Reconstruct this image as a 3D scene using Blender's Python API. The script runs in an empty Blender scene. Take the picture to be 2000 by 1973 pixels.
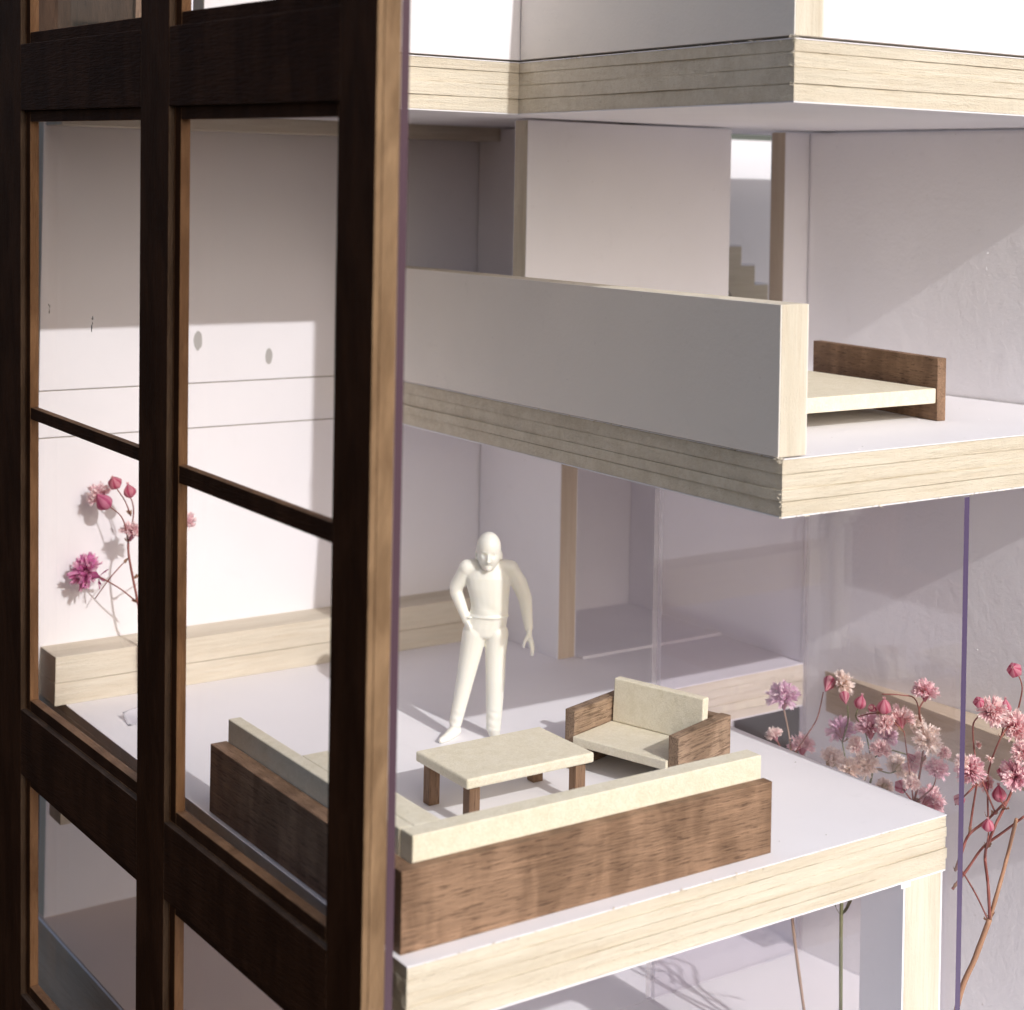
import bpy, bmesh, math, random
from mathutils import Vector, Matrix, Euler

# ------------------------------------------------------------------ camera, sky, sun, exposure
S = bpy.context.scene
COL = S.collection
MM = 0.001                       # everything below is written in millimetres: a 1:50 card and balsa model
random.seed(11)

EYE = Vector((0.0, 0.0, 92.6))   # mm; z = 0 is the top of the living-room floor
_th = math.atan(2239 / 3295)     # the view turns this far from the model's depth axis
_ro = math.atan(0.019)           # slight camera roll
_F = Vector((math.sin(_th), math.cos(_th), 0))
_r = Vector((math.cos(_th), -math.sin(_th), 0))
_Z = Vector((0, 0, 1))
_R = math.cos(_ro) * _r + math.sin(_ro) * _Z
_U = -math.sin(_ro) * _r + math.cos(_ro) * _Z
cam = bpy.data.cameras.new("camera")
cam.sensor_width = 36
cam.lens = 36 * 3295 / 2000
cam.shift_y = -618.5 / 2000
cam.clip_start = 0.01
cam.clip_end = 200
cam.dof.use_dof = True
cam.dof.focus_distance = 0.262
cam.dof.aperture_fstop = 36
camo = bpy.data.objects.new("camera", cam)
COL.objects.link(camo)
camo.matrix_world = Matrix(((_R.x, _U.x, -_F.x, EYE.x * MM), (_R.y, _U.y, -_F.y, EYE.y * MM), (_R.z, _U.z, -_F.z, EYE.z * MM), (0, 0, 0, 1)))
S.camera = camo

SUN_K, SUN_M = 0.055, 1.61        # for every mm the light falls it runs 1.61 back and 0.055 to the left
to_sun = Vector((SUN_K, -SUN_M, 1)).normalized()
elev = math.asin(to_sun.z)
world = bpy.data.worlds.new("World")
S.world = world
world.use_nodes = True
wn = world.node_tree
bg = wn.nodes["Background"]
sky = wn.nodes.new("ShaderNodeTexSky")
sky.sky_type = 'NISHITA'
sky.sun_disc = False
sky.sun_elevation = elev
sky.sun_rotation = math.atan2(to_sun.x, to_sun.y)
sky.air_density = 1.0
sky.dust_density = 3.7
sky.ozone_density = 1.2
wn.links.new(sky.outputs[0], bg.inputs[0])
bg.inputs[1].default_value = 0.132
sun = bpy.data.lights.new("sun", 'SUN')
sun.energy = 2.65
sun.angle = math.radians(0.53)
sun.color = (1.0, 0.985, 0.965)
suno = bpy.data.objects.new("sun", sun)
COL.objects.link(suno)
suno.rotation_euler = to_sun.to_track_quat('Z', 'Y').to_euler()
suno.location = to_sun * 0.8
S.view_settings.view_transform = 'Standard'
S.view_settings.look = 'None'
S.view_settings.exposure = 0.0
S.view_settings.gamma = 1.0
S.render.resolution_x, S.render.resolution_y = 1024, 1010
try:
    S.cycles.caustics_reflective = False
    S.cycles.max_bounces = 14
    S.cycles.diffuse_bounces = 9
    S.cycles.transparent_max_bounces = 24
except Exception:
    pass

# ------------------------------------------------------------------ materials
def newmat(name, rough=0.6):
    m = bpy.data.materials.new(name)
    m.use_nodes = True
    nt = m.node_tree
    b = nt.nodes["Principled BSDF"]
    b.inputs["Roughness"].default_value = rough
    return m, nt, b

def N(nt, t, **kw):
    n = nt.nodes.new(t)
    for k, v in kw.items():
        setattr(n, k, v)
    return n

def coords(nt, scale):
    tc = N(nt, "ShaderNodeTexCoord")
    mp = N(nt, "ShaderNodeMapping")
    mp.inputs["Scale"].default_value = [s * 1000 for s in scale]
    nt.links.new(tc.outputs["Object"], mp.inputs["Vector"])
    return mp.outputs[0]

def noise(nt, vec, scale=1.0, detail=3.0, rough=0.55, dist=0.0):
    n = N(nt, "ShaderNodeTexNoise")
    n.inputs["Scale"].default_value = scale
    n.inputs["Detail"].default_value = detail
    n.inputs["Roughness"].default_value = rough
    n.inputs["Distortion"].default_value = dist
    nt.links.new(vec, n.inputs["Vector"])
    return n.outputs["Fac"]

def ramp(nt, fac, stops):
    r = N(nt, "ShaderNodeValToRGB")
    el = r.color_ramp.elements
    while len(el) < len(stops):
        el.new(0.5)
    for e, (p, c) in zip(el, stops):
        e.position = p
        e.color = (*c, 1) if len(c) == 3 else c
    nt.links.new(fac, r.inputs["Fac"])
    return r.outputs["Color"]

def mix(nt, fac, a, b, mode='MIX'):
    m = N(nt, "ShaderNodeMix", data_type='RGBA', blend_type=mode)
    for inp, v in ((m.inputs[0], fac), (m.inputs[6], a), (m.inputs[7], b)):
        if isinstance(v, (int, float)):
            inp.default_value = v
        elif isinstance(v, tuple):
            inp.default_value = (*v, 1)
        else:
            nt.links.new(v, inp)
    return m.outputs[2]

def bump(nt, b, fac, dist, strength=1.0):
    bn = N(nt, "ShaderNodeBump")
    bn.inputs["Distance"].default_value = dist * MM
    bn.inputs["Strength"].default_value = strength
    nt.links.new(fac, bn.inputs["Height"])
    nt.links.new(bn.outputs[0], b.inputs["Normal"])

def board_mat(name, col, bumpd=0.02, rough=0.55):
    m, nt, b = newmat(name, rough)
    b.inputs["Specular IOR Level"].default_value = 0.35
    v = coords(nt, (1, 1, 1))
    big = noise(nt, v, 0.05, 4)
    c = mix(nt, big, tuple(x * 0.93 for x in col), tuple(min(1, x * 1.04) for x in col))
    sm = ramp(nt, noise(nt, v, 0.17, 4, 0.65, 1.2), [(0.62, (0, 0, 0)), (0.74, (0.35, 0.35, 0.35))])
    c = mix(nt, sm, c, tuple(x * 0.88 for x in col))
    fleck = noise(nt, v, 1.1, 2, 0.6)
    fl = ramp(nt, fleck, [(0.735, (0, 0, 0)), (0.80, (0.5, 0.5, 0.5))])
    c = mix(nt, fl, c, (0.48, 0.44, 0.42))
    nt.links.new(c, b.inputs["Base Color"])
    bump(nt, b, noise(nt, v, 1.3, 4, 0.6), bumpd)
    return m

AX = {'x': (0.05, 1, 1), 'y': (1, 0.05, 1), 'z': (1, 1, 0.05)}

def balsa_mat(axis, tint=(1, 1, 1), name="balsa"):
    m, nt, b = newmat(name + "_" + axis, 0.75)
    b.inputs["Specular IOR Level"].default_value = 0.2
    v = coords(nt, AX[axis])
    t = lambda c: tuple(x * y for x, y in zip(c, tint))
    g = noise(nt, v, 1.6, 5, 0.6, 0.6)
    c = ramp(nt, g, [(0.28, t((0.655, 0.58, 0.465))), (0.46, t((0.70, 0.635, 0.525))), (0.64, t((0.715, 0.66, 0.555)))])
    line = noise(nt, coords(nt, tuple(0.012 if q < 1 else 1 for q in AX[axis])), 3.6, 2, 0.5)
    lr = ramp(nt, line, [(0.62, (0, 0, 0)), (0.72, (0.22, 0.22, 0.22))])
    c = mix(nt, lr, c, t((0.46, 0.39, 0.265)))
    v2 = coords(nt, (1, 1, 1))
    sp = noise(nt, v2, 4.5, 2, 0.5)
    sr = ramp(nt, sp, [(0.66, (0, 0, 0)), (0.74, (0.5, 0.5, 0.5))])
    c = mix(nt, sr, c, t((0.72, 0.68, 0.55)))
    blo = ramp(nt, noise(nt, coords(nt, tuple(0.12 if q < 1 else 1 for q in AX[axis])), 0.22, 5, 0.7), [(0.36, (0.90, 0.885, 0.86)), (0.60, (1.03, 1.03, 1.03))])
    c = mix(nt, 1.0, c, blo, 'MULTIPLY')
    nt.links.new(c, b.inputs["Base Color"])
    fib = noise(nt, coords(nt, tuple(0.35 if s < 1 else 1 for s in AX[axis])), 5.0, 4, 0.7)
    add = N(nt, "ShaderNodeMath", operation='ADD')
    nt.links.new(g, add.inputs[0]); nt.links.new(fib, add.inputs[1])
    bump(nt, b, add.outputs[0], 0.17, 1.0)
    return m

def paper_mat(name):
    m, nt, b = newmat(name, 0.8)
    b.inputs["Specular IOR Level"].default_value = 0.15
    v = coords(nt, (1, 1, 1))
    g = noise(nt, v, 0.5, 4, 0.6, 0.4)
    c = ramp(nt, g, [(0.30, (0.72, 0.668, 0.53)), (0.52, (0.765, 0.715, 0.585)), (0.72, (0.785, 0.74, 0.62))])
    w = noise(nt, v, 1.8, 5, 0.7, 1.6)
    wr = ramp(nt, w, [(0.40, (0.93, 0.92, 0.90)), (0.60, (1.03, 1.03, 1.03))])
    c = mix(nt, 1.0, c, wr, 'MULTIPLY')
    k = noise(nt, v, 2.3, 2, 0.5)
    kr = ramp(nt, k, [(0.755, (0, 0, 0)), (0.80, (0.6, 0.6, 0.6))])
    c = mix(nt, kr, c, (0.36, 0.29, 0.2))
    nt.links.new(c, b.inputs["Base Color"])
    bump(nt, b, w, 0.13, 1.0)
    return m

def walnut_mat(axis, light=(0.33, 0.205, 0.13), dark=(0.075, 0.04, 0.024), name="walnut", pore=0.58):
    m, nt, b = newmat(name + "_" + axis, 0.62)
    b.inputs["Specular IOR Level"].default_value = 0.05 if ("stained" in name or "table" in name) else 0.3
    v = coords(nt, AX[axis])
    g = noise(nt, v, 1.5, 6, 0.66, 0.5)
    mid = tuple((x * 0.62 + y * 0.38) for x, y in zip(light, dark))
    c = ramp(nt, g, [(0.32, mid), (0.50, tuple(x * 0.82 for x in light)), (0.66, light)])
    v2 = coords(nt, tuple(0.075 if s < 1 else 1 for s in AX[axis]))
    p = noise(nt, v2, 4.2, 3, 0.6)
    pr = ramp(nt, p, [(pore, (0, 0, 0)), (pore + 0.06, (0.68, 0.68, 0.68))])
    c = mix(nt, pr, c, dark)
    blot = noise(nt, coords(nt, (0.16, 0.16, 0.05)), 1.5, 3, 0.5, 0.5)
    br = ramp(nt, blot, [(0.40, (0.70, 0.67, 0.64)), (0.62, (1.06, 1.06, 1.06))])
    c = mix(nt, 1.0, c, br, 'MULTIPLY')
    nt.links.new(c, b.inputs["Base Color"])
    inv = N(nt, "ShaderNodeMath", operation='SUBTRACT')
    inv.inputs[0].default_value = 1
    nt.links.new(p, inv.inputs[1])
    bump(nt, b, inv.outputs[0], 0.28, 1.0)
    return m

def glass_mat(name, tint=(0.99, 0.98, 0.992), n=1.49):
    m = bpy.data.materials.new(name)
    m.use_nodes = True
    nt = m.node_tree
    nt.nodes.clear()
    out = N(nt, "ShaderNodeOutputMaterial")
    tr = N(nt, "ShaderNodeBsdfTransparent")
    tr.inputs[0].default_value = (*tint, 1)
    gl = N(nt, "ShaderNodeBsdfGlossy")
    gl.inputs["Roughness"].default_value = 0.015
    geo = N(nt, "ShaderNodeNewGeometry")
    ior = N(nt, "ShaderNodeMix", data_type='FLOAT')
    nt.links.new(geo.outputs["Backfacing"], ior.inputs[0])
    ior.inputs[2].default_value = n
    ior.inputs[3].default_value = 1 / n
    fr = N(nt, "ShaderNodeFresnel")
    nt.links.new(ior.outputs[0], fr.inputs["IOR"])
    mx = N(nt, "ShaderNodeMixShader")
    nt.links.new(fr.outputs[0], mx.inputs[0])
    nt.links.new(tr.outputs[0], mx.inputs[1])
    nt.links.new(gl.outputs[0], mx.inputs[2])
    nt.links.new(mx.outputs[0], out.inputs[0])
    return m

WHITE = board_mat("white_card", (0.846, 0.832, 0.872))
WHITE_ROUGH = board_mat("rough_white_card", (0.842, 0.828, 0.855), 0.075)
BALSA = {a: balsa_mat(a) for a in 'xyz'}
PALE = {a: balsa_mat(a, (1.05, 1.06, 1.08), "pale_balsa") for a in 'xyz'}
PAPER = paper_mat("fibrous_cream_board")
TAN = {a: balsa_mat(a, (0.87, 0.79, 0.76), "tan_board_core") for a in 'xyz'}
WALNUT = {a: walnut_mat(a) for a in 'xyz'}
OAKY = {a: walnut_mat(a, (0.37, 0.26, 0.18), (0.10, 0.06, 0.04), "pale_walnut", 0.53) for a in 'xyz'}
SHADEW = {a: walnut_mat(a, (0.060, 0.0235, 0.0105), (0.024, 0.0098, 0.0048), "shade_stained_wood", 0.62) for a in 'xyz'}  # shade of the frame's left-facing sides, put into the wood colour
BARE = {a: walnut_mat(a, (0.32, 0.205, 0.115), (0.24, 0.145, 0.08), "bare_frame_wood", 0.62) for a in 'xyz'}
OUTERW = {a: walnut_mat(a, (0.15, 0.095, 0.062), (0.09, 0.05, 0.03), "brown_frame_wood", 0.62) for a in 'xyz'}
BEADW = {a: walnut_mat(a, (0.40, 0.215, 0.105), (0.27, 0.13, 0.06), "orange_brown_wood", 0.62) for a in 'xyz'}
ACRYL = glass_mat("clear_acrylic", n=1.58)
DIMMED = glass_mat("dimmed_acrylic", (0.935, 0.93, 0.935), 1.13)  # frame's acrylic: sky glare weakened, dimming of the view put into its tint
SHADE_WARM = board_mat("shade_warmed_card", (0.82, 0.775, 0.725), 0.05)  # same white card; the warm tone of its shaded faces put into the colour
TANCARD = board_mat("tan_card", (0.66, 0.55, 0.47), 0.03)
EDGE, _nt, _b = newmat("violet_acrylic_edge", 0.25)
_b.inputs["Base Color"].default_value = (0.095, 0.07, 0.14, 1)
EDGE2, _nt, _b = newmat("plum_acrylic_edge", 0.3)
_b.inputs["Base Color"].default_value = (0.085, 0.05, 0.07, 1)
EDGE3 = bpy.data.materials.new("pale_acrylic_edge")
EDGE3.use_nodes = True
_nt = EDGE3.node_tree
_t = N(_nt, "ShaderNodeBsdfTransparent")
_m = N(_nt, "ShaderNodeMixShader")
_m.inputs[0].default_value = 0.45
_nt.nodes["Principled BSDF"].inputs["Base Color"].default_value = (0.85, 0.82, 0.86, 1)
_nt.links.new(_t.outputs[0], _m.inputs[1])
_nt.links.new(_nt.nodes["Principled BSDF"].outputs[0], _m.inputs[2])
_nt.links.new(_m.outputs[0], _nt.nodes["Material Output"].inputs[0])
RESIN, _nt, _b = newmat("white_resin", 0.38)
_b.inputs["Base Color"].default_value = (0.78, 0.77, 0.715, 1)
_b.inputs["Subsurface Weight"].default_value = 0.55
_b.inputs["Subsurface Radius"].default_value = (1.0, 0.9, 0.7)
_b.inputs["Subsurface Scale"].default_value = 0.0011
GREY, _nt, _b = newmat("flat_grey", 0.7)
_b.inputs["Base Color"].default_value = (0.42, 0.41, 0.40, 1)
TABLE = walnut_mat('y', (0.026, 0.015, 0.009), (0.012, 0.007, 0.004), "dark_table_wood")
ROOFW = {a: walnut_mat(a, (0.10, 0.058, 0.036), (0.04, 0.022, 0.014), "dark_walnut") for a in 'xyz'}
STEM_R, _nt, _b = newmat("red_brown_stem", 0.6)
_b.inputs["Base Color"].default_value = (0.26, 0.085, 0.07, 1)
STEM_O, _nt, _b = newmat("orange_brown_stem", 0.6)
_b.inputs["Base Color"].default_value = (0.38, 0.21, 0.13, 1)
STEM_G, _nt, _b = newmat("green_stem", 0.6)
_b.inputs["Base Color"].default_value = (0.16, 0.17, 0.075, 1)
STEM_B, _nt, _b = newmat("tan_stem", 0.6)
_b.inputs["Base Color"].default_value = (0.33, 0.22, 0.16, 1)

def petal_mat(name, trans=0.38):
    m, nt, b = newmat(name, 0.6)
    at = N(nt, "ShaderNodeAttribute", attribute_name="Col")
    nt.links.new(at.outputs["Color"], b.inputs["Base Color"])
    tl = N(nt, "ShaderNodeBsdfTranslucent")
    nt.links.new(at.outputs["Color"], tl.inputs["Color"])
    mx = N(nt, "ShaderNodeMixShader")
    mx.inputs[0].default_value = trans
    out = nt.nodes["Material Output"]
    nt.links.new(b.outputs[0], mx.inputs[1])
    nt.links.new(tl.outputs[0], mx.inputs[2])
    nt.links.new(mx.outputs[0], out.inputs[0])
    return m
PETAL = petal_mat("flower_petals")

# ------------------------------------------------------------------ helpers
def empty(name, loc, label, cat, group=None, rz=0.0):
    o = bpy.data.objects.new(name, None)
    o.empty_display_size = 0.005
    COL.objects.link(o)
    o.location = Vector(loc) * MM
    o.rotation_euler = (0, 0, rz)
    o["label"] = label
    o["category"] = cat
    if group:
        o["group"] = group
    return o

def wpos(o):
    p = Vector((0, 0, 0))
    while o is not None:
        p = p + Vector(o.location)
        o = o.parent
    return p

def emit(name, bm, mats, parent=None, local=False, smooth=False):
    """link a bmesh (mm, world coordinates, or the parent's own axes when local) as ONE mesh object"""
    me = bpy.data.meshes.new(name)
    off = Vector((0, 0, 0))
    if parent is not None and not local:
        off = wpos(parent)
    for v in bm.verts:
        v.co = v.co * MM - off
    bmesh.ops.recalc_face_normals(bm, faces=bm.faces)
    bm.to_mesh(me)
    bm.free()
    for m in (mats if isinstance(mats, (list, tuple)) else [mats]):
        me.materials.append(m)
    if smooth:
        for p in me.polygons:
            p.use_smooth = True
    o = bpy.data.objects.new(name, me)
    COL.objects.link(o)
    if parent is not None:
        o.parent = parent
    return o

def box_into(bm, x0, x1, y0, y1, z0, z1, bev=0.10, mi=0, xf=None):
    g = bmesh.ops.create_cube(bm, size=1.0)
    vs = g["verts"]
    for v in vs:
        v.co = Vector((x0 + (v.co.x + 0.5) * (x1 - x0), y0 + (v.co.y + 0.5) * (y1 - y0), z0 + (v.co.z + 0.5) * (z1 - z0)))
    fs = {f for v in vs for f in v.link_faces}
    for f in fs:
        f.material_index = mi
    if bev > 0:
        es = list({e for v in vs for e in v.link_edges})
        r = bmesh.ops.bevel(bm, geom=es, offset=bev, segments=2, affect='EDGES', profile=0.5)
        vs = list({v for f in r["faces"] for v in f.verts} | {v for v in vs if v.is_valid})
    if xf:
        for v in vs:
            if v.is_valid:
                v.co = xf(v.co)
    return vs

def box(name, x0, x1, y0, y1, z0, z1, mat, parent=None, bev=0.10, local=False, label=None, xf=None):
    bm = bmesh.new()
    box_into(bm, x0, x1, y0, y1, z0, z1, bev, 0, xf)
    o = emit(name, bm, mat, parent, local)
    if label:
        o["label"] = label
    return o

def prism(name, poly, z0, z1, mats, parent=None, jit=0.05, step=2.5, rnd=None, side=0, zj=0.0):
    """flat sheet of any outline, hand-cut: its rim is subdivided and slightly uneven"""
    rnd = rnd or random.Random(hash(name) % 999 + len(poly))
    pts = []
    n = len(poly)
    for i in range(n):
        a, b = Vector(poly[i]), Vector(poly[(i + 1) % n])
        L = (b - a).length
        k = max(1, int(L / step))
        d = (b - a) / max(L, 1e-6)
        nn = Vector((d.y, -d.x))
        pts.append(a)
        w = rnd.random() * 6
        for j in range(1, k):
            t = j / k
            off = jit * (0.6 * math.sin(w + t * 9) + rnd.uniform(-0.5, 0.5))
            pts.append(a.lerp(b, t) + nn * off)
    bm = bmesh.new()
    w1, w2 = rnd.random() * 9, rnd.random() * 9
    wave = lambda i, w: zj * (0.55 * math.sin(i * 0.21 + w) + 0.35 * math.sin(i * 0.067 + w * 2) + rnd.uniform(-0.35, 0.35))
    lo = [bm.verts.new((p.x, p.y, z0 + wave(i, w1))) for i, p in enumerate(pts)]
    hi = [bm.verts.new((p.x, p.y, z1 + wave(i, w2))) for i, p in enumerate(pts)]
    m = len(pts)
    for i in range(m):
        f = bm.faces.new((lo[i], lo[(i + 1) % m], hi[(i + 1) % m], hi[i]))
        f.material_index = side
    bm.faces.new(hi)
    bm.faces.new(list(reversed(lo)))
    return emit(name, bm, mats, parent)

def inset(poly, d):
    """move every corner of a counter-clockwise outline inwards by d"""
    n = len(poly)
    out = []
    for i in range(n):
        p, a, b = Vector(poly[i]), Vector(poly[i - 1]), Vector(poly[(i + 1) % n])
        e1, e2 = (p - a).normalized(), (b - p).normalized()
        n1, n2 = Vector((-e1.y, e1.x)), Vector((-e2.y, e2.x))
        s = n1 + n2
        out.append(p + s * (d / max(0.2, 1 + n1.dot(n2))))
    return [(v.x, v.y) for v in out]

def slab(name, poly, z0, z1, parent, cuts, axis='x', label=None, top=WHITE, core=BALSA):
    """a floor: white card skins over glued balsa layers whose seams show at the rim"""
    rnd = random.Random(int(z1 * 7) + 3)
    zs = [z0 + 0.2] + [z0 + 0.2 + c * (z1 - z0 - 0.36) for c in cuts] + [z1 - 0.16]
    s = prism(name, poly, z1 - 0.16, z1, top, parent, 0.03, rnd=rnd)
    if label:
        s["label"] = label
    for i in range(len(zs) - 1):
        o = prism("balsa_layer", inset(poly, [0.05, -0.07, 0.10, 0.0, 0.08][i % 5]), zs[i] + 0.06, zs[i + 1] - 0.06, core[axis], s, 0.12, 1.1, rnd, 0, 0.045 if 0 < i < len(zs) - 2 else 0.0)
    box_i = inset(poly, 0.22)
    prism("glue_line", box_i, z0 + 0.15, z1 - 0.17, core[axis], s, 0.0, 30, rnd)
    prism("bottom_card", inset(poly, 0.04), z0, z0 + 0.2, top, s, 0.03, rnd=rnd)
    return s

def panel(name, x0, x1, y0, y1, z0, z1, parent, axis=None, label=None, skin=WHITE, core=BALSA, lead=None):
    """upright board: core between two white card faces; the faces are on the thin sides"""
    thin = 'x' if (x1 - x0) < (y1 - y0) else 'y'
    t = 0.26
    if thin == 'x':
        c = box(name, x0 + t, x1 - t, y0, y1, z0, z1, core[axis or 'z'], parent, 0.08)
        box("card_face", x0, x0 + t - 0.01, y0 + 0.04, y1 - 0.04, z0 + 0.02, z1 - 0.03, skin, c, 0.06)
        box("card_face", x1 - t + 0.01, x1, y0 + 0.04, y1 - 0.04, z0 + 0.02, z1 - 0.03, skin, c, 0.06)
    else:
        c = box(name, x0, x1, y0 + t, y1 - t, z0, z1, core[axis or 'z'], parent, 0.08)
        box("card_face", x0 + 0.04, x1 - 0.04, y0, y0 + t - 0.01, z0 + 0.02, z1 - 0.03, skin, c, 0.06)
        box("card_face", x0 + 0.04, x1 - 0.04, y1 - t + 0.01, y1, z0 + 0.02, z1 - 0.03, skin, c, 0.06)
    if label:
        c["label"] = label
    return c

def tube_into(bm, pts, r0, r1, sides=7, mi=0, wob=0.0, rnd=random):
    P = [Vector(p) for p in pts]
    # resample as a Catmull-Rom curve
    Q = []
    for i in range(len(P) - 1):
        p0, p1, p2, p3 = P[max(0, i - 1)], P[i], P[i + 1], P[min(len(P) - 1, i + 2)]
        for k in range(5):
            t = k / 5
            Q.append(0.5 * ((2 * p1) + (p2 - p0) * t + (2 * p0 - 5 * p1 + 4 * p2 - p3) * t * t + (3 * p1 - p0 - 3 * p2 + p3) * t ** 3))
    Q.append(P[-1])
    rings = []
    n = len(Q)
    up = Vector((0.31, 0.77, 0.2)).normalized()
    for i, q in enumerate(Q):
        d = (Q[min(n - 1, i + 1)] - Q[max(0, i - 1)]).normalized()
        a = d.cross(up).normalized()
        b = d.cross(a)
        r = r0 + (r1 - r0) * i / (n - 1)
        r *= 1 + rnd.uniform(-0.08, 0.08)
        w = Vector((rnd.uniform(-1, 1), rnd.uniform(-1, 1), rnd.uniform(-1, 1))) * wob
        rings.append([bm.verts.new(q + w + (a * math.cos(2 * math.pi * k / sides) + b * math.sin(2 * math.pi * k / sides)) * r) for k in range(sides)])
    for i in range(n - 1):
        for k in range(sides):
            f = bm.faces.new((rings[i][k], rings[i][(k + 1) % sides], rings[i + 1][(k + 1) % sides], rings[i + 1][k]))
            f.material_index = mi
    bm.faces.new(rings[0]).material_index = mi
    bm.faces.new(list(reversed(rings[-1]))).material_index = mi

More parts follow.
